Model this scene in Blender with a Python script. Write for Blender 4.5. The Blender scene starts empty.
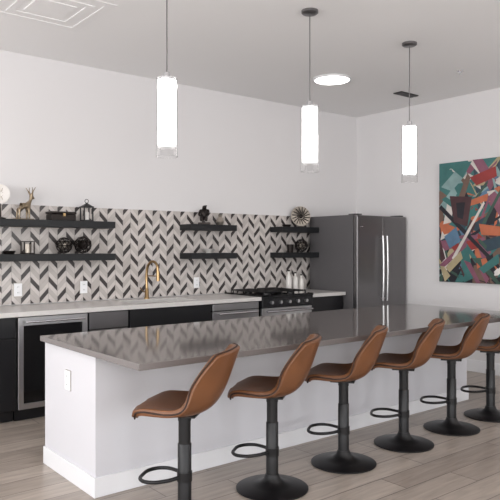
import bpy, bmesh, math, random
from mathutils import Vector, Matrix
random.seed(4)
S=bpy.context.scene
COL=S.collection
def lin(c):
    c=c/255.0
    return c/12.92 if c<=0.04045 else ((c+0.055)/1.055)**2.4
def rgb(r,g,b): return (lin(r),lin(g),lin(b),1)

# ---------------- materials ----------------
def mat(name,color,rough=0.5,metal=0.0,var=0.0,vscale=8,bump=0.0,bscale=60,emit=None,estr=0,trans=0,coat=0,alpha=1,ior=1.45,stretch=None):
    m=bpy.data.materials.new(name); m.use_nodes=True
    nt=m.node_tree; N=nt.nodes; L=nt.links
    b=N['Principled BSDF']
    b.inputs['Base Color'].default_value=color
    b.inputs['Roughness'].default_value=rough
    b.inputs['Metallic'].default_value=metal
    b.inputs['Transmission Weight'].default_value=trans
    b.inputs['Coat Weight'].default_value=coat
    b.inputs['IOR'].default_value=ior
    if emit:
        b.inputs['Emission Color'].default_value=emit
        b.inputs['Emission Strength'].default_value=estr
    tc=N.new('ShaderNodeTexCoord'); mp=N.new('ShaderNodeMapping')
    L.new(tc.outputs['Object'],mp.inputs['Vector'])
    if stretch: mp.inputs['Scale'].default_value=stretch
    if var>0:
        n=N.new('ShaderNodeTexNoise'); n.inputs['Scale'].default_value=vscale; n.inputs['Detail'].default_value=5
        L.new(mp.outputs[0],n.inputs['Vector'])
        mx=N.new('ShaderNodeMix'); mx.data_type='RGBA'
        mx.inputs['A'].default_value=tuple(max(0,c*(1-var)) for c in color[:3])+(1,)
        mx.inputs['B'].default_value=tuple(min(1,c*(1+var)) for c in color[:3])+(1,)
        L.new(n.outputs['Fac'],mx.inputs['Factor']); L.new(mx.outputs['Result'],b.inputs['Base Color'])
    if bump>0:
        n2=N.new('ShaderNodeTexNoise'); n2.inputs['Scale'].default_value=bscale; n2.inputs['Detail'].default_value=3
        L.new(mp.outputs[0],n2.inputs['Vector'])
        bp=N.new('ShaderNodeBump'); bp.inputs['Strength'].default_value=bump; bp.inputs['Distance'].default_value=0.004
        L.new(n2.outputs['Fac'],bp.inputs['Height']); L.new(bp.outputs[0],b.inputs['Normal'])
    return m
M={}
M['wall']=mat('wall_paint',rgb(221,219,220),0.85,bump=0.15,bscale=150)
M['ceil']=mat('ceiling_paint',rgb(238,237,237),0.9,bump=0.15,bscale=120)
M['trim']=mat('trim_white',rgb(230,230,232),0.45,bump=.02)
M['island']=mat('island_panel',rgb(211,210,214),0.6,bump=0.05)
M['quartz']=mat('gray_quartz',rgb(114,108,106),0.08,var=0.12,vscale=220,ior=1.65)
M['wquartz']=mat('white_quartz',rgb(208,205,202),0.2,var=0.06,vscale=30)
M['black']=mat('black_laminate',rgb(20,20,23),0.35,var=0.1)
M['blackwood']=mat('black_stained_wood',rgb(20,22,25),0.5,var=0.3,vscale=10,stretch=(1,12,12))
M['bmetal']=mat('black_metal',rgb(14,13,15),0.40,metal=0.0,var=0.1)
M['steel']=mat('brushed_steel',rgb(190,190,191),0.28,metal=1,var=0.06,vscale=40,stretch=(1,1,30))
M['dsteel']=mat('dark_steel',rgb(122,120,121),0.34,metal=0.9,var=0.05,vscale=40,stretch=(30,30,1))
M['fside']=mat('fridge_side_gray',rgb(96,94,96),0.5,metal=0.2,bump=0.1,bscale=200)
M['glassblk']=mat('black_glass',rgb(12,12,14),0.06,var=0.1)
M['chrome']=mat('chrome',rgb(205,205,208),0.22,metal=1,var=.03)
M['brass']=mat('brushed_brass',rgb(160,134,98),0.28,metal=1,var=0.08)
M['leather']=mat('tan_leather',rgb(112,71,43),0.38,var=0.4,vscale=5,bump=0.25,bscale=180)
M['seam']=mat('dark_piping',rgb(50,31,22),0.6,var=0.1)
M['white']=mat('white_ceramic',rgb(222,218,214),0.3,var=0.02)
M['plastic']=mat('white_plastic',rgb(242,242,244),0.3,var=0.02)
M['slot']=mat('slot_dark',rgb(60,60,62),0.5,var=.1)
M['dark']=mat('dark_bronze',rgb(38,32,30),0.35,metal=0.6,var=0.3)
M['silver']=mat('antique_silver',rgb(168,160,150),0.35,metal=0.8,var=0.2)
M['gold']=mat('pale_gold',rgb(150,134,112),0.4,metal=0.7,var=0.2)
M['lampwhite']=mat('lamp_glass_white',rgb(255,255,255),0.3,emit=(1,0.98,0.97,1),estr=4.0,var=0.01)
M['ledwhite']=mat('led_diffuser',rgb(255,255,255),0.3,emit=(1,0.96,0.93,1),estr=8.0,var=0.01)
M['vent']=mat('vent_white',rgb(236,235,235),0.8,var=.02)
def glassmat():
    m=bpy.data.materials.new('clear_glass'); m.use_nodes=True
    N=m.node_tree.nodes; L=m.node_tree.links; N.remove(N['Principled BSDF'])
    out=N['Material Output']; t=N.new('ShaderNodeBsdfTransparent'); g=N.new('ShaderNodeBsdfGlossy'); g.inputs['Roughness'].default_value=.05
    f=N.new('ShaderNodeLayerWeight'); f.inputs['Blend'].default_value=.3
    mx=N.new('ShaderNodeMixShader'); L.new(f.outputs['Facing'],mx.inputs[0]); L.new(t.outputs[0],mx.inputs[1]); L.new(g.outputs[0],mx.inputs[2])
    t.inputs['Color'].default_value=(.95,.95,.95,1)
    L.new(mx.outputs[0],out.inputs[0]); return m
M['glass']=glassmat()
def floormat():
    m=bpy.data.materials.new('wood_look_tile'); m.use_nodes=True
    nt=m.node_tree;N=nt.nodes;L=nt.links;b=N['Principled BSDF']
    g=N.new('ShaderNodeNewGeometry')
    br=N.new('ShaderNodeTexBrick'); br.inputs['Scale'].default_value=1
    br.inputs['Brick Width'].default_value=1.2; br.inputs['Row Height'].default_value=0.2
    br.inputs['Mortar Size'].default_value=0.004; br.offset=0.37; br.inputs['Bias'].default_value=0
    br.inputs['Color1'].default_value=rgb(178,166,155); br.inputs['Color2'].default_value=rgb(154,142,132)
    br.inputs['Mortar'].default_value=rgb(118,109,102)
    L.new(g.outputs['Position'],br.inputs['Vector'])
    mp=N.new('ShaderNodeMapping'); mp.inputs['Scale'].default_value=(1.3,12,1)
    L.new(g.outputs['Position'],mp.inputs['Vector'])
    n=N.new('ShaderNodeTexNoise'); n.inputs['Scale'].default_value=2.2; n.inputs['Detail'].default_value=8; n.inputs['Distortion'].default_value=.8
    L.new(mp.outputs[0],n.inputs['Vector'])
    r=N.new('ShaderNodeMapRange'); r.inputs['From Min'].default_value=.3; r.inputs['From Max'].default_value=.7
    r.inputs['To Min'].default_value=.78; r.inputs['To Max'].default_value=1.12
    L.new(n.outputs['Fac'],r.inputs['Value'])
    mx=N.new('ShaderNodeMix'); mx.data_type='RGBA'; mx.blend_type='MULTIPLY'; mx.inputs['Factor'].default_value=1
    L.new(br.outputs['Color'],mx.inputs['A']); L.new(r.outputs[0],mx.inputs['B']); L.new(mx.outputs['Result'],b.inputs['Base Color'])
    b.inputs['Roughness'].default_value=.33
    bp=N.new('ShaderNodeBump'); bp.inputs['Strength'].default_value=.3; bp.inputs['Distance'].default_value=.003; bp.invert=True
    L.new(br.outputs['Fac'],bp.inputs['Height']); L.new(bp.outputs[0],b.inputs['Normal'])
    return m
M['floor']=floormat()

# ---------------- helpers ----------------
def empty(name,loc=(0,0,0),rz=0):
    e=bpy.data.objects.new(name,None); e.empty_display_size=.1
    e.location=loc; e.rotation_euler=(0,0,rz); COL.objects.link(e); return e
def obj(name,me,parent=None,m=None,smooth=False):
    o=bpy.data.objects.new(name,me); COL.objects.link(o)
    if m is not None:
        for x in (m if isinstance(m,(list,tuple)) else [m]): me.materials.append(x)
    if parent: o.parent=parent
    if smooth:
        for p in me.polygons: p.use_smooth=True
    return o
def box(name,x0,x1,y0,y1,z0,z1,m,parent=None,bev=0.0):
    bm=bmesh.new(); bmesh.ops.create_cube(bm,size=1)
    for v in bm.verts:
        v.co=Vector((x0 if v.co.x<0 else x1, y0 if v.co.y<0 else y1, z0 if v.co.z<0 else z1))
    if bev>0:
        bmesh.ops.bevel(bm,geom=bm.edges[:]+bm.verts[:],offset=bev,segments=2,affect='EDGES',profile=.5)
    me=bpy.data.meshes.new(name); bm.to_mesh(me); bm.free()
    return obj(name,me,parent,m)
def lathe(name,prof,m,parent=None,seg=40,loc=(0,0,0),caps=True):
    vs=[];fs=[];n=len(prof)
    for i in range(seg):
        a=2*math.pi*i/seg
        for r,z in prof: vs.append((r*math.cos(a),r*math.sin(a),z))
    for i in range(seg):
        j=(i+1)%seg
        for k in range(n-1): fs.append((i*n+k,j*n+k,j*n+k+1,i*n+k+1))
    me=bpy.data.meshes.new(name); me.from_pydata(vs,[],fs)
    bm=bmesh.new(); bm.from_mesh(me); bmesh.ops.remove_doubles(bm,verts=bm.verts,dist=1e-5)
    if caps: bmesh.ops.holes_fill(bm,edges=[e for e in bm.edges if e.is_boundary],sides=0)
    bmesh.ops.recalc_face_normals(bm,faces=bm.faces); bm.to_mesh(me); bm.free()
    o=obj(name,me,parent,m,True); o.location=loc
    try: me.set_sharp_from_angle(angle=math.radians(40))
    except Exception: pass
    return o
def cyl(name,r,z0,z1,m,parent=None,loc=(0,0,0),seg=32):
    return lathe(name,[(r,z0),(r,z1)],m,parent,seg,loc)
def tube(name,pts,r,m,parent=None,cyclic=False,smooth=True,res=6):
    cu=bpy.data.curves.new(name,'CURVE'); cu.dimensions='3D'; cu.bevel_depth=r; cu.bevel_resolution=4; cu.resolution_u=res
    cu.use_fill_caps=True
    if smooth:
        sp=cu.splines.new('BEZIER'); sp.bezier_points.add(len(pts)-1)
        for p,c in zip(sp.bezier_points,pts):
            p.co=c; p.handle_left_type='AUTO'; p.handle_right_type='AUTO'
    else:
        sp=cu.splines.new('POLY'); sp.points.add(len(pts)-1)
        for p,c in zip(sp.points,pts): p.co=(*c,1)
    sp.use_cyclic_u=cyclic
    t=bpy.data.objects.new(name+'_tmp',cu); COL.objects.link(t)
    dg=bpy.context.evaluated_depsgraph_get(); dg.update()
    me=bpy.data.meshes.new_from_object(t.evaluated_get(dg)); bpy.data.objects.remove(t)
    me.materials.clear()
    return obj(name,me,parent,m,True)
def skin(name,verts,edges,radii,m,parent=None,sub=2):
    me=bpy.data.meshes.new(name); me.from_pydata(verts,edges,[])
    o=obj(name,me,parent,m)
    sk=o.modifiers.new('skin','SKIN'); sk.use_smooth_shade=True
    for i,r in enumerate(radii): me.skin_vertices[0].data[i].radius=(r,r)
    me.skin_vertices[0].data[0].use_root=True
    s=o.modifiers.new('sub','SUBSURF'); s.levels=sub; s.render_levels=sub
    return o

# ---------------- room ----------------
XR=6.75; YB=6.0; XL=-3.2; YF=-3.2; H=3.27
box('floor',XL-.1,XR+.1,YF-.1,YB+.1,-.1,0,M['floor'])
box('ceiling',XL-.1,XR+.1,YF-.1,YB+.1,H,H+.1,M['ceil'])
box('wall_back',XL-.1,XR+.1,YB,YB+.1,0,H,M['wall'])
box('wall_right',XR,XR+.1,YF,YB,0,H,M['wall'])
def wall_open(name,fn,a0,a1,ops,m):
    g=empty(name); cur=a0;k=0
    for (o0,o1,z0,z1) in ops:
        box('panel_%d'%k,*fn(cur,o0),0,H,m,g);k+=1
        box('panel_%d'%k,*fn(o0,o1),0,z0,m,g);k+=1
        box('panel_%d'%k,*fn(o0,o1),z1,H,m,g);k+=1
        cur=o1
    box('panel_%d'%k,*fn(cur,a1),0,H,m,g)
opsL=[(-2.4,-.4,.6,2.8),(.3,2.3,.6,2.8),(3.0,5.0,.6,2.8)]  # openings in the unseen walls, added to let light in
wall_open('wall_left',lambda a,b:(XL-.1,XL,a,b),YF,YB,opsL,M['wall'])
opsF=[(-2.4,-.4,.6,2.8),(.4,2.4,.6,2.8),(3.2,5.2,.6,2.8)]
wall_open('wall_front',lambda a,b:(a,b,YF-.1,YF),XL,XR+.1,opsF,M['wall'])
wn=1
for side,ops in (('L',opsL),('F',opsF)):
    for (a,b,z0,z1) in ops:
        g=empty('window_%d'%wn); wn+=1  # windows out of view, added for the lighting
        for nm,c in (('frame_bottom',(a,b,z0,z0+.05)),('frame_top',(a,b,z1-.05,z1)),('frame_a',(a,a+.05,z0+.05,z1-.05)),('frame_b',(b-.05,b,z0+.05,z1-.05)),('mullion',((a+b)/2-.025,(a+b)/2+.025,z0+.05,z1-.05))):
            if side=='L': box(nm,XL-.08,XL-.02,c[0],c[1],c[2],c[3],M['trim'],g)
            else: box(nm,c[0],c[1],YF-.08,YF-.02,c[2],c[3],M['trim'],g)
box('baseboard_right',XR-.015,XR,YF,5.1,0,.14,M['trim'],bev=.003)
box('baseboard_back',XL,1.2,YB-.015,YB,0,.14,M['trim'],bev=.003)

# ---------------- backsplash tiles ----------------
M['t_w']=mat('tile_white',rgb(208,201,197),0.25,var=0.05,vscale=20)
M['t_g']=mat('tile_gray',rgb(190,183,179),0.25,var=0.08,vscale=20)
M['t_b']=mat('tile_charcoal',rgb(66,61,61),0.25,var=0.2,vscale=20)
M['grout']=mat('grout',rgb(168,162,159),0.9,var=.05)
def backsplash():
    x0,x1,z0,z1=1.2,5.95,.925,1.855
    cw,th,rise,gap=.088,.054,.092,.0035
    bm=bmesh.new()
    y=YB-.012
    ncol=int((x1-x0)/cw)+1
    for i in range(ncol):
        xa=x0+i*cw+gap/2; xb=min(x0+(i+1)*cw-gap/2,x1)
        if xb<=xa: continue
        up = i%2==0
        for j in range(-4,24):
            zb=z0+j*th
            a=zb if up else zb+rise; b=zb+rise if up else zb
            q=[(xa,a+gap/2),(xb,b+gap/2),(xb,b+th-gap/2),(xa,a+th-gap/2)]
            if min(p[1] for p in q)>z1 or max(p[1] for p in q)<z0: continue
            f=bm.faces.new([bm.verts.new((p[0],y,p[1])) for p in q])
            k=(j+(0 if up else 2))%4
            f.material_index=2 if k==0 else (1 if (k==2 or random.random()<.12) else 0)
    geom=bm.verts[:]+bm.edges[:]+bm.faces[:]
    bmesh.ops.bisect_plane(bm,geom=geom,plane_co=(0,0,z1),plane_no=(0,0,1),clear_outer=True)
    geom=bm.verts[:]+bm.edges[:]+bm.faces[:]
    bmesh.ops.bisect_plane(bm,geom=geom,plane_co=(0,0,z0),plane_no=(0,0,-1),clear_outer=True)
    r=bmesh.ops.extrude_face_region(bm,geom=bm.faces[:])
    for v in r['geom']:
        if isinstance(v,bmesh.types.BMVert): v.co.y+=.004
    r=bmesh.ops.create_cube(bm,size=1)
    for v in r['verts']:
        v.co=Vector((x0 if v.co.x<0 else x1, YB-.010 if v.co.y<0 else YB-.001, z0 if v.co.z<0 else z1))
        for f in v.link_faces: f.material_index=3
    bmesh.ops.recalc_face_normals(bm,faces=bm.faces)
    me=bpy.data.meshes.new('backsplash_tile'); bm.to_mesh(me); bm.free()
    obj('backsplash_tile',me,None,[M['t_w'],M['t_g'],M['t_b'],M['grout']])
backsplash()

# ---------------- island ----------------
g=empty('kitchen_island')
SX0,SX1,SY0,SY1,ZT=1.60,5.58,2.88,4.24,.858
BX0,BX1,BY0,BY1=1.63,5.45,3.45,4.225
box('countertop',SX0,SX1,SY0,SY1,ZT-.035,ZT,M['quartz'],g,bev=.003)
box('body',BX0,BX1,BY0,BY1,0,ZT-.035,M['island'],g)
box('base_trim_front',BX0-.014,BX1+.014,BY0-.014,BY0,0,.115,M['trim'],g,bev=.003)
box('base_trim_left',BX0-.014,BX0,BY0,BY1,0,.115,M['trim'],g,bev=.003)
box('base_trim_right',BX1,BX1+.014,BY0,BY1,0,.115,M['trim'],g,bev=.003)
def outlet(loc,face,parent=None):
    e=empty('wall_outlet',loc,0 if face=='y' else -math.pi/2)
    box('gasket',-.041,.041,-.003,0,-.064,.064,M['silver'],e)  # darker outline added around the plate in place of its edge shading
    box('plate',-.038,.038,-.010,-.003,-.061,.061,M['plastic'],e,bev=.002)
    for s in (-.026,.026):
        box('socket',-.017,.017,-.013,-.009,s-.016,s+.016,M['plastic'],e,bev=.002)
        for dx in (-.006,.006): box('slot',dx-.0015,dx+.0015,-.0135,-.012,s-.004,s+.006,M['slot'],e)
outlet((BX0,3.835,.62),'x')
for x in (2.05,2.70,4.05): outlet((x,YB-.0125,1.06),'y')

# ---------------- base cabinets ----------------
CF=5.33
def handle_h(x0,x1,y,z,m,parent,r=.007,st=.035):
    tube('handle',[(x0,y-st,z),(x1,y-st,z)],r,m,parent,smooth=False)
    for x in (x0+.03,x1-.03): tube('handle_post',[(x,y,z),(x,y-st,z)],r*.8,m,parent,smooth=False)
g=empty('base_cabinet')
for nm,a,b in (('carcass_1',1.2,1.81),('carcass_2',2.86,3.79),('carcass_3',5.22,5.755)):
    box(nm,a,b,CF+.02,YB-.01,.1,.88,M['black'],g)
    box(nm+'_toe',a,b,CF+.08,YB-.05,0,.1,M['black'],g)
def door(a,b,z0,z1,parent,knob=True):
    box('door',a+.002,b-.002,CF,CF+.02,z0,z1,M['black'],parent,bev=.002)
door(1.2,1.81,.105,.70,g); door(1.2,1.81,.705,.875,g)
door(2.86,3.325,.105,.70,g); door(3.325,3.79,.105,.70,g); door(2.86,3.79,.705,.875,g)
door(5.22,5.755,.105,.70,g); door(5.22,5.755,.705,.875,g)
g=empty('kitchen_countertop')
ct,cb=.92,.88
sx0,sx1,sy0,sy1=2.98,3.68,5.42,5.80
box('slab_left',1.2,sx0,5.29,YB-.001,cb,ct,M['wquartz'],g,bev=.002)
box('slab_right',sx1,4.43,5.29,YB-.001,cb,ct,M['wquartz'],g,bev=.002)
box('slab_sink_front',sx0,sx1,5.29,sy0,cb,ct,M['wquartz'],g)
box('slab_sink_back',sx0,sx1,sy1,YB-.001,cb,ct,M['wquartz'],g)
box('slab_end',5.21,5.76,5.29,YB-.001,cb,ct,M['wquartz'],g,bev=.002)
g=empty('kitchen_sink')
box('basin_bottom',sx0,sx1,sy0,sy1,.70,.705,M['steel'],g)
box('basin_left',sx0-.004,sx0,sy0,sy1,.70,.879,M['steel'],g); box('basin_right',sx1,sx1+.004,sy0,sy1,.70,.879,M['steel'],g)
box('basin_front',sx0,sx1,sy0-.004,sy0,.70,.879,M['steel'],g); box('basin_back',sx0,sx1,sy1,sy1+.004,.70,.879,M['steel'],g)
g=empty('kitchen_faucet',(3.35,5.87,.92),math.radians(12))
lathe('base',[(.030,0),(.030,.01),(.022,.02),(.020,.10),(.014,.11)],M['brass'],g)
tube('gooseneck',[(0,0,.10),(0,0,.28),(0,-.03,.36),(0,-.09,.39),(0,-.15,.36),(0,-.17,.28)],.014,M['brass'],g)
tube('sprayer',[(0,-.17,.29),(0,-.172,.19)],.019,M['brass'],g,smooth=False)
tube('support_arm',[(0,0,.24),(0,-.17,.24)],.006,M['brass'],g,smooth=False)
tube('lever',[(-.015,0,.07),(-.05,0,.08),(-.09,0,.12)],.007,M['brass'],g)
g=empty('beverage_cooler')
a,b=1.82,2.44
box('cabinet',a,b,CF+.03,YB-.01,.1,.875,M['black'],g)
box('toe_grille',a,b,CF+.06,YB-.05,0,.1,M['black'],g)
box('door_glass',a+.05,b-.05,CF+.004,CF+.028,.15,.80,M['glassblk'],g)
box('frame_top',a+.004,b-.004,CF-.015,CF+.029,.80,.872,M['steel'],g,bev=.003)
box('frame_bottom',a+.004,b-.004,CF-.015,CF+.029,.105,.15,M['steel'],g,bev=.003)
box('frame_left',a+.004,a+.05,CF-.015,CF+.029,.15,.80,M['steel'],g,bev=.003)
box('frame_right',b-.05,b-.004,CF-.015,CF+.029,.15,.80,M['steel'],g,bev=.003)
handle_h(a+.05,b-.05,CF-.015,.835,M['chrome'],g,.009,.045)
g=empty('ice_maker')
a,b=2.455,2.85
box('cabinet',a,b,CF+.03,YB-.01,.1,.875,M['black'],g)
box('toe_grille',a,b,CF+.06,YB-.05,0,.1,M['black'],g)
box('door_upper',a+.004,b-.004,CF,CF+.029,.72,.872,M['dsteel'],g,bev=.004)
box('door_lower',a+.004,b-.004,CF,CF+.029,.105,.712,M['dsteel'],g,bev=.004)
g=empty('dishwasher')
a,b=3.80,4.42
box('tub',a,b,CF+.03,YB-.01,.1,.875,M['black'],g)
box('toe_kick',a,b,CF+.08,YB-.05,0,.1,M['black'],g)
box('control_strip',a+.004,b-.004,CF-.01,CF+.029,.80,.872,M['steel'],g,bev=.004)
box('door',a+.004,b-.004,CF-.01,CF+.029,.105,.792,M['steel'],g,bev=.004)
handle_h(a+.05,b-.05,CF-.01,.77,M['chrome'],g,.011,.045)
g=empty('kitchen_range')
a,b=4.44,5.20
box('body',a,b,CF,YB-.03,.06,.905,M['black'],g)
for x in (a+.05,b-.05):
    for y in (CF+.08,YB-.1): cyl('foot',.02,0,.06,M['black'],g,(x,y,0),16)
box('cooktop',a-.005,b+.005,5.28,YB-.025,.921,.935,M['glassblk'],g,bev=.003)
box('cooktop_frame',a,b,5.28,YB-.03,.905,.921,M['black'],g)
box('control_panel',a,b,CF-.045,CF,.80,.905,M['black'],g,bev=.006)
box('oven_door',a+.004,b-.004,CF-.03,CF,.25,.79,M['steel'],g,bev=.004)
box('oven_window',a+.10,b-.10,CF-.034,CF-.028,.38,.66,M['glassblk'],g)
box('drawer',a+.004,b-.004,CF-.03,CF,.08,.24,M['steel'],g,bev=.004)
handle_h(a+.04,b-.04,CF-.03,.755,M['chrome'],g,.012,.05)
for i in range(5):
    k=cyl('knob',.018,0,.03,M['steel'],g,(a+.12+i*.13,CF-.045,.853),24); k.rotation_euler=(math.pi/2,0,0)
for x in (a+.2,b-.2):
    for y in (5.45,5.78):
        lathe('burner',[(.045,.935),(.045,.945),(.03,.952)],M['bmetal'],g,24,(x,y,0))
    for s in (-.13,0,.13): tube('grate',[(x+s,5.34,.962),(x+s,5.9,.962)],.008,M['bmetal'],g,smooth=False)
    for y in (5.34,5.45,5.62,5.78,5.9): tube('grate',[(x-.13,y,.962),(x+.13,y,.962)],.008,M['bmetal'],g,smooth=False)
    for s in (-.13,.13):
        for y in (5.34,5.9): tube('grate_leg',[(x+s,y,.935),(x+s,y,.962)],.008,M['bmetal'],g,smooth=False)

# ---------------- refrigerator ----------------
g=empty('refrigerator')
a,b=5.775,6.71; fy=5.12
box('case',a,b,fy+.07,5.93,.03,1.85,M['fside'],g,bev=.004)
for x in (a+.06,b-.06):
    for y in (fy+.15,5.85): cyl('foot',.02,0,.03,M['black'],g,(x,y,0),12)
mid=(a+b)/2
box('door_left',a+.003,mid-.003,fy,fy+.064,.70,1.845,M['dsteel'],g,bev=.010)
box('door_right',mid+.003,b-.003,fy,fy+.064,.70,1.845,M['dsteel'],g,bev=.010)
box('freezer_drawer',a+.003,b-.003,fy,fy+.064,.09,.69,M['dsteel'],g,bev=.010)
for s in (-1,1):
    x=mid+s*.04
    tube('handle',[(x,fy-.038,.80),(x,fy-.045,.95),(x,fy-.05,1.2),(x,fy-.045,1.45),(x,fy-.038,1.60)],.013,M['steel'],g)
    for z in (.83,1.57): tube('handle_post',[(x,fy+.002,z),(x,fy-.04,z)],.010,M['steel'],g,smooth=False)
tube('freezer_handle',[(a+.08,fy-.045,.62),(b-.08,fy-.045,.62)],.013,M['steel'],g,smooth=False)
for x in (a+.12,b-.12): tube('handle_post',[(x,fy+.002,.62),(x,fy-.045,.62)],.010,M['steel'],g,smooth=False)
box('hinge_cover_l',a+.02,a+.12,fy+.03,fy+.16,1.85,1.865,M['fside'],g,bev=.003)
box('hinge_cover_r',b-.12,b-.02,fy+.03,fy+.16,1.85,1.865,M['fside'],g,bev=.003)
box('badge',a+.06,a+.10,fy-.003,fy+.005,1.70,1.715,M['chrome'],g)

# ---------------- shelves ----------------
for (a,b) in ((1.25,2.93),(3.83,4.45),(5.15,5.765)):
    for zt in (1.71,1.395):
        box('floating_shelf',a,b,5.75,YB-.014,zt-.065,zt,M['blackwood'],None,bev=.003)
U,Lz=1.71,1.395
# ---- decor ----
e=empty('moon_ornament',(1.85,5.87,U))
lathe('stand',[(.05,0),(.05,.012),(.012,.02),(.008,.14)],M['dark'],e,24)
d=lathe('disc',[(0,-.012),(.07,-.012),(.088,-.004),(.088,.004),(.07,.012),(0,.012)],M['white'],e,40,(0,0,.225)); d.rotation_euler=(math.pi/2,0,math.radians(-25))
for k in range(10):
    t=k*math.pi/5
    tube('rib',[(.02*math.cos(t),-.02,.225+.02*math.sin(t)),(.075*math.cos(t),-.018,.225+.075*math.sin(t))],.003,M['silver'],e,smooth=False)
e=empty('deer_figurine',(2.06,5.87,U),math.radians(15))
v=[(0,0,.13),(.05,0,.135),(-.05,0,.13),(.075,0,.18),(.085,0,.215),(.12,0,.20),
 (.05,.018,.07),(.05,.018,.01),(.05,-.018,.07),(.05,-.018,.01),(-.05,.018,.075),(-.055,.018,.01),(-.05,-.018,.075),(-.055,-.018,.01),
 (.08,.03,.26),(.06,.05,.30),(.10,.045,.305),(.08,-.03,.26),(.06,-.05,.30),(.10,-.045,.305)]
ed=[(0,1),(0,2),(1,3),(3,4),(4,5),(1,6),(6,7),(1,8),(8,9),(2,10),(10,11),(2,12),(12,13),(4,14),(14,15),(14,16),(4,17),(17,18),(17,19)]
rd=[.026,.026,.026,.014,.016,.008]+[.010,.006]*4+[.005,.003,.003]*2
skin('body',v,ed,rd,M['gold'],e,1)
box('plinth',-.09,.09,-.035,.035,0,.01,M['gold'],e)
e=empty('decorative_box',(2.42,5.87,U))
box('box_body',-.12,.12,-.07,.07,0,.06,M['dark'],e,bev=.004); box('lid',-.125,.125,-.075,.075,.062,.085,M['dark'],e,bev=.006); box('clasp',-.012,.012,-.08,-.07,.04,.07,M['brass'],e)
e=empty('candle_lantern',(2.68,5.87,U))
box('base',-.05,.05,-.05,.05,0,.014,M['bmetal'],e)
for sx in (-1,1):
    for sy in (-1,1): box('post',sx*.044-.005,sx*.044+.005,sy*.044-.005,sy*.044+.005,.014,.135,M['bmetal'],e)
box('top_frame',-.053,.053,-.053,.053,.135,.147,M['bmetal'],e)
r_=lathe('roof',[(.065,.147),(.02,.172),(.012,.177),(.012,.182)],M['bmetal'],e,4); r_.rotation_euler=(0,0,math.pi/4)
tube('ring',[(.018*math.cos(t),0,.199+.018*math.sin(t)) for t in [k*math.pi/4 for k in range(8)]],.003,M['bmetal'],e,cyclic=True)
cyl('candle',.024,.014,.09,M['white'],e,seg=20)
e=empty('votive_holder',(2.10,5.87,Lz))
box('base',-.05,.05,-.05,.05,0,.01,M['dark'],e)
for sx in (-1,1):
    for sy in (-1,1): box('post',sx*.045-.005,sx*.045+.005,sy*.045-.005,sy*.045+.005,.01,.11,M['dark'],e)
box('rim',-.05,.05,-.05,.05,.11,.118,M['dark'],e); cyl('candle',.03,.01,.09,M['silver'],e,seg=20)
e=empty('trinket_tray',(1.93,5.87,Lz)); lathe('tray',[(0,0),(.045,0),(.06,.03),(.056,.03),(.042,.006),(0,.006)],M['dark'],e,28)
def wiresphere(x,r,z,m1,m2):
    e=empty('wire_orb',(x,5.87,z+r))
    bm=bmesh.new(); bmesh.ops.create_icosphere(bm,subdivisions=2,radius=r-.004)
    me=bpy.data.meshes.new('cage'); bm.to_mesh(me); bm.free()
    o=obj('cage',me,e,m1); w=o.modifiers.new('w','WIREFRAME'); w.thickness=.008
    bm=bmesh.new(); bmesh.ops.create_icosphere(bm,subdivisions=3,radius=r*.62)
    me=bpy.data.meshes.new('core'); bm.to_mesh(me); bm.free(); obj('core',me,e,m2,True)
wiresphere(2.45,.08,Lz,M['dark'],M['silver']); wiresphere(2.64,.085,Lz,M['dark'],M['dark'])
e=empty('seated_figurine',(4.08,5.87,U),math.radians(-40))
e.scale=(1.3,1.3,1.3)
box('plinth',-.05,.05,-.045,.045,0,.02,M['dark'],e,bev=.003)
v=[(0,0,.045),(0,.005,.10),(0,.005,.13),(0,-.002,.165),(.02,-.045,.065),(.02,-.045,.025),(-.02,-.045,.065),(-.02,-.045,.025),(.035,0,.12),(.04,-.03,.085),(.012,-.03,.12),(-.035,0,.12),(-.045,-.02,.085),(-.02,-.045,.07)]
ed=[(0,1),(1,2),(2,3),(0,4),(4,5),(0,6),(6,7),(1,8),(8,9),(9,10),(1,11),(11,12),(12,13)]
skin('figure',v,ed,[.03,.03,.014,.024,.016,.013,.016,.013,.014,.011,.010,.014,.011,.010],M['dark'],e,2)
e=empty('small_vase',(4.30,5.87,U)); lathe('vase',[(.0,0),(.03,0),(.046,.04),(.034,.075),(.018,.095),(.026,.12),(.020,.118),(.012,.095)],M['silver'],e,28,caps=False)
e=empty('serving_bowl',(4.14,5.87,Lz)); lathe('bowl',[(0,0),(.03,0),(.03,.008),(.08,.045),(.076,.045),(.028,.012),(0,.012)],M['white'],e,32)
e=empty('decorative_plate',(5.56,5.87,U),math.radians(-25))
box('stand',-.05,.05,-.03,.03,0,.012,M['dark'],e)
d=lathe('disc',[(0,-.006),(.125,-.006),(.13,0),(.125,.006),(.05,.003),(0,.008)],M['silver'],e,48,(0,0,.14)); d.rotation_euler=(math.radians(82),0,0)
for k in range(16):
    t=k*math.pi/8
    r=tube('rib',[(.035*math.cos(t),-.016,.14+.035*math.sin(t)),(.118*math.cos(t+.25),-.014,.14+.118*math.sin(t+.25))],.006,M['dark'],e,smooth=False)
d=lathe('hub',[(0,0),(.03,0),(.02,.012),(0,.016)],M['dark'],e,20,(0,-.006,.14)); d.rotation_euler=(math.pi/2,0,0)
e=empty('trinket_tray',(5.32,5.87,U)); lathe('tray',[(0,0),(.045,0),(.06,.03),(.056,.03),(.042,.006),(0,.006)],M['dark'],e,28)
wiresphere(5.57,.085,Lz,M['dark'],M['silver'])
e=empty('votive_cup',(5.38,5.87,Lz)); lathe('cup',[(0,0),(.035,0),(.045,.10),(.039,.10),(.03,.01),(0,.01)],M['dark'],e,24)
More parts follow.
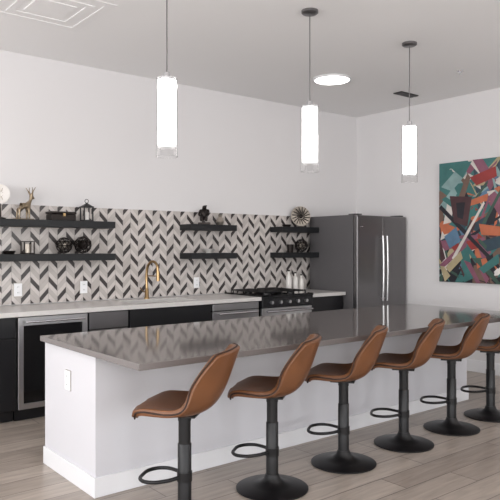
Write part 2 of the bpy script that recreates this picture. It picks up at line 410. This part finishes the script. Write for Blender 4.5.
for x,h in ((5.33,.26),(5.44,.23),(5.54,.20)):
    e=empty('ceramic_bottle',(x,5.84,.92))
    lathe('bottle',[(0,0),(.034,0),(.037,.01),(.037,h*.62),(.03,h*.72),(.013,h*.80),(.013,h*.93),(0,h*.93)],M['white'],e,28)
    lathe('stopper',[(0,h*.93),(.015,h*.93),(.015,h),(0,h)],M['dark'],e,20)

# ---------------- pendants ----------------
for x in (2.155,3.43,4.66):
    y=3.52
    e=empty('pendant_light',(x,y,0))
    lathe('canopy',[(0,H),(.065,H),(.065,H-.018),(.055,H-.026),(0,H-.026)],M['dsteel'],e)
    cyl('rod',.004,2.575,H-.026,M['dsteel'],e,seg=12)
    lathe('socket_cap',[(0,2.575),(.02,2.575),(.022,2.545),(.055,2.535),(.055,2.525),(0,2.525)],M['chrome'],e)
    lathe('diffuser',[(0,2.525),(.060,2.525),(.060,2.12),(.054,2.11),(0,2.11)],M['lampwhite'],e)
    lathe('outer_glass',[(.069,2.535),(.069,2.035)],M['glass'],e,caps=False)
    lathe('glass_top',[(.055,2.533),(.069,2.535)],M['glass'],e,caps=False)
    tube('glass_lip',[(.069*math.cos(k*math.pi/8),.069*math.sin(k*math.pi/8),2.035) for k in range(16)],.0015,M['glass'],e,cyclic=True)

# ---------------- ceiling fixtures ----------------
def disc(x,y,r=.205):
    e=empty('ceiling_downlight',(x,y,H))
    lathe('trim_ring',[(r,0),(r,-.012),(r-.012,-.018),(r-.02,-.018),(r-.02,0)],M['trim'],e,48,caps=False)
    lathe('lens',[(0,-.014),(r-.02,-.014),(r-.02,-.004),(0,-.004)],M['ledwhite'],e,48)
for x,y in ((5.0,4.79),(1.0,1.4),(3.6,.6),(-1.5,1.8),(-1.0,4.6),(5.3,1.2)): disc(x,y)  # first disc is in view; the rest are unseen, added for light
e=empty('ceiling_vent',(6.17,4.71,H))
box('frame',-.16,.16,-.06,.06,-.012,0,M['slot'],e,bev=.003)
for k in range(5): box('louver',-.15,.15,-.048+k*.021,-.042+k*.021,-.018,-.012,M['dsteel'],e)
e=empty('sprinkler_head',(5.8,3.75,H)); lathe('rose',[(0,0),(.035,0),(.03,-.01),(.008,-.012),(.008,-.03),(.02,-.034),(0,-.036)],M['chrome'],e,20)
e=empty('ceiling_diffuser',(1.86,4.72,H))
for k,(r0,r1) in enumerate(((.37,.30),(.25,.20),(.15,0.0))):
    zz=-.004-.001*k
    if r1>0:
        box('ring_%d_a'%k,-r0,r0,-r0,-r1,zz,0,M['vent'],e); box('ring_%d_b'%k,-r0,r0,r1,r0,zz,0,M['vent'],e)
        box('ring_%d_c'%k,-r0,-r1,-r1,r1,zz,0,M['vent'],e); box('ring_%d_d'%k,r1,r0,-r1,r1,zz,0,M['vent'],e)
    else: box('center_plate',-r0,r0,-r0,r0,zz,0,M['vent'],e)
# ---------------- painting ----------------
pal=[(36,36,44),(52,70,82),(148,58,56),(184,106,76),(206,200,194),(132,160,160),(62,112,110),(112,90,80),(76,50,54),(174,160,128),(90,120,146),(222,218,214),(62,86,76),(132,84,102)]
pm=[mat('paint_%d'%i,rgb(*c),.45,var=.35,vscale=9,bump=.3,bscale=40) for i,c in enumerate(pal)]
def painting():
    e=empty('abstract_painting')
    y1,y0,z0,z1=4.628,3.13,1.04,2.48
    W=y1-y0;Hh=z1-z0
    box('canvas',XR-.035,XR-.001,y0,y1,z0,z1,pm[0],e)
    bm=bmesh.new(); rnd=random.Random(31); lay=[0]
    def poly(pts,ci):
        q=[(min(1,max(0,s)),min(1,max(0,t))) for s,t in pts]
        r=[]
        for p in q:
            if not r or abs(p[0]-r[-1][0])+abs(p[1]-r[-1][1])>.004: r.append(p)
        if len(r)<3: return
        lay[0]+=1; x=XR-.0355-lay[0]*.00003
        try:
            f=bm.faces.new([bm.verts.new((x,y1-s*W,z0+t*Hh)) for s,t in r]); f.material_index=ci
        except Exception: pass
    poly([(0,.55),(.35,.6),(.3,1),(0,1)],6); poly([(.3,1),(.35,.6),(1,.55),(1,1)],1)
    poly([(0,0),(.3,0),(.35,.6),(0,.55)],0); poly([(.3,0),(1,0),(1,.55),(.35,.6)],7)
    for k in range(210):
        cx,cy=rnd.random(),rnd.random(); a=rnd.choice([.4,.9,1.3,2.2,2.6,1.9])+rnd.uniform(-.2,.2); L=rnd.uniform(.05,.20); w=rnd.uniform(.006,.055)
        ca,sa=math.cos(a),math.sin(a)
        if cy<.25: c=rnd.choice([0,1,0,3,7,8,12,9,5,13,6,11])
        elif cy<.6: c=rnd.choice([0,2,13,4,6,8,10,5,1,12,0,3,1,6])
        else: c=rnd.choice([6,12,9,5,13,6,4,7,1,3,10,5])
        pts=[(cx-ca*L-sa*w,cy-sa*L+ca*w),(cx+ca*L-sa*w*rnd.uniform(0,1),cy+sa*L+ca*w*.5),(cx+ca*L*.8+sa*w,cy+sa*L*.8-ca*w),(cx-ca*L*.7+sa*w,cy-sa*L*.7-ca*w)]
        poly(pts,c)
    poly([(.02,.80),(.20,.97),(.26,.90),(.12,.76)],5); poly([(.08,.98),(.30,.99),(.22,.86)],6)
    poly([(.28,.86),(.50,.93),(.51,.85),(.34,.79)],2); poly([(.24,.66),(.44,.72),(.43,.66),(.25,.62)],3)
    poly([(.0,.62),(.52,.12),(.54,.14),(.02,.65)],0); poly([(.12,.2),(.40,.66),(.41,.64),(.14,.18)],4)
    poly([(.10,.72),(.30,.70),(.26,.46),(.14,.5)],8); poly([(.16,.66),(.24,.66),(.22,.52),(.17,.54)],0)
    poly([(.36,.48),(.55,.45),(.54,.38),(.38,.39)],3); poly([(.05,.38),(.16,.46),(.2,.34),(.1,.28)],10)
    poly([(.06,.12),(.2,.26),(.22,.2),(.1,.08)],9); poly([(.36,.12),(.52,.24),(.53,.17),(.4,.08)],6)
    me=bpy.data.meshes.new('paint_strokes'); bm.to_mesh(me); bm.free()
    obj('paint_strokes',me,e,pm)
painting()

# ---------------- stools ----------------
def seat_mesh():
    P=[(.240,-.030),(.230,-.004),(.185,.008),(.10,.0),(0,-.012),(-.08,-.012),(-.145,.016),(-.19,.08),(-.220,.155),(-.248,.235),(-.272,.305),(-.279,.325)]
    Wd=[.185,.210,.224,.232,.236,.232,.226,.222,.218,.212,.200,.186]
    A=[.0,.004,.008,.014,.024,.045,.065,.050,.025,.008,-.006,-.012]
    B=[-.03,-.03,-.02,-.01,0,.02,.060,.095,.098,.082,.06,.055]
    nu=11; vs=[];fs=[]
    for (y,z),w,a,b in zip(P,Wd,A,B):
        for i in range(nu):
            u=-1+2*i/(nu-1)
            q=abs(u)**2.4
            vs.append((u*w,y+b*q,z+a*q))
    for r in range(len(P)-1):
        for i in range(nu-1):
            k=r*nu+i; fs.append((k,k+1,k+nu+1,k+nu))
    me=bpy.data.meshes.new('seat_shell'); me.from_pydata(vs,[],fs); me.update(); return me,nu,vs,len(P)
def stool(x,y,rz):
    e=empty('bar_stool',(x,y,0),math.radians(rz)); SH=.600
    me,nu,vs,nr=seat_mesh()
    o=obj('seat_shell',me,e,M['leather'],True); o.location=(0,0,SH)
    so=o.modifiers.new('sol','SOLIDIFY'); so.thickness=.040; so.offset=0
    bv=o.modifiers.new('b','BEVEL'); bv.width=.008; bv.segments=2; bv.limit_method='ANGLE'; bv.angle_limit=math.radians(50)
    s=o.modifiers.new('sub','SUBSURF'); s.levels=2; s.render_levels=2
    rim=[vs[i] for i in range(nu)]+[vs[r*nu+nu-1] for r in range(1,nr)]+[vs[(nr-1)*nu+i] for i in range(nu-2,-1,-1)]+[vs[r*nu] for r in range(nr-2,0,-1)]
    p=tube('piping',[(a*1.012,b,c) for a,b,c in rim],.0045,M['seam'],e,cyclic=True,res=3); p.location=(0,0,SH)
    sm=[(vs[6*nu+i][0],vs[6*nu+i][1],vs[6*nu+i][2]+.017) for i in range(nu)]
    p=tube('stitch_line',sm,.003,M['seam'],e,res=3); p.location=(0,0,SH)
    box('mount_plate',-.08,.08,-.08,.08,SH-.044,SH-.030,M['bmetal'],e,bev=.004)
    cyl('mount_cup',.036,SH-.075,SH-.044,M['bmetal'],e,seg=24)
    tube('lift_lever',[(.03,0,SH-.060),(.10,.02,SH-.065),(.14,.03,SH-.07)],.004,M['bmetal'],e)
    cyl('inner_post',.033,.33,SH-.075,M['bmetal'],e,seg=24)
    lathe('column',[(0,.02),(.037,.02),(.037,.40),(.033,.405),(0,.405)],M['bmetal'],e,28)
    lathe('base',[(0,0),(.210,0),(.218,.004),(.218,.010),(.205,.016),(.13,.028),(.075,.042),(.050,.064),(.040,.09),(0,.09)],M['bmetal'],e,56)
    cyl('footrest_collar',.041,.20,.25,M['bmetal'],e,seg=24)
    pts=[(.028,.02,.225),(.085,.075,.222),(.115,.15,.22),(.085,.215,.218),(0,.235,.218),(-.085,.215,.218),(-.115,.15,.22),(-.085,.075,.222),(-.028,.02,.225)]
    tube('footrest_ring',pts,.010,M['bmetal'],e)
for (x,y,r) in ((1.88,2.89,40),(2.52,2.91,38),(3.19,2.95,36),(3.85,2.96,34),(4.475,2.97,31),(5.07,2.98,27)):
    stool(x,y,r)

# ---------------- lights ----------------
def area(name,loc,rot,sx,sy,p,c=(1,1,1)):
    l=bpy.data.lights.new(name,'AREA'); l.shape='RECTANGLE'; l.size=sx; l.size_y=sy; l.energy=p; l.color=c
    o=bpy.data.objects.new(name,l); o.location=loc; o.rotation_euler=rot; COL.objects.link(o)
t=math.radians(26)
for k,(a,b,z0,z1) in enumerate(opsL):
    area('window_daylight',(XL-.15,(a+b)/2,1.7),(0,-math.pi/2-t,0),2.2,2.0,118,(1,.993,.99))  # added fill light outside the opening, tilted up to brighten the ceiling
for k,(a,b,z0,z1) in enumerate(opsF):
    area('window_daylight',((a+b)/2,YF-.15,1.7),(math.pi/2+t,0,0),2.0,2.2,86,(1,.993,.99))  # same added fill behind the camera, also aimed upwards
w=bpy.data.worlds.new('World'); S.world=w; w.use_nodes=True
nt=w.node_tree; bg=nt.nodes['Background']
sk=nt.nodes.new('ShaderNodeTexSky'); 
try: sk.sky_type='NISHITA'; sk.sun_disc=False; sk.sun_elevation=math.radians(45)
except Exception: pass
nt.links.new(sk.outputs[0],bg.inputs[0]); bg.inputs['Strength'].default_value=.13

S.view_settings.view_transform='Standard'
S.view_settings.look='None'
S.view_settings.exposure=0.05

# ---------------- camera ----------------
cd=bpy.data.cameras.new('Camera'); cam=bpy.data.objects.new('Camera',cd); COL.objects.link(cam)
cam.location=(0,0,1.45); cam.rotation_euler=(math.pi/2,0,math.radians(-38.9))
cd.sensor_width=36; cd.lens=638/500*36; cd.shift_y=-.004; cd.clip_start=.05
S.camera=cam
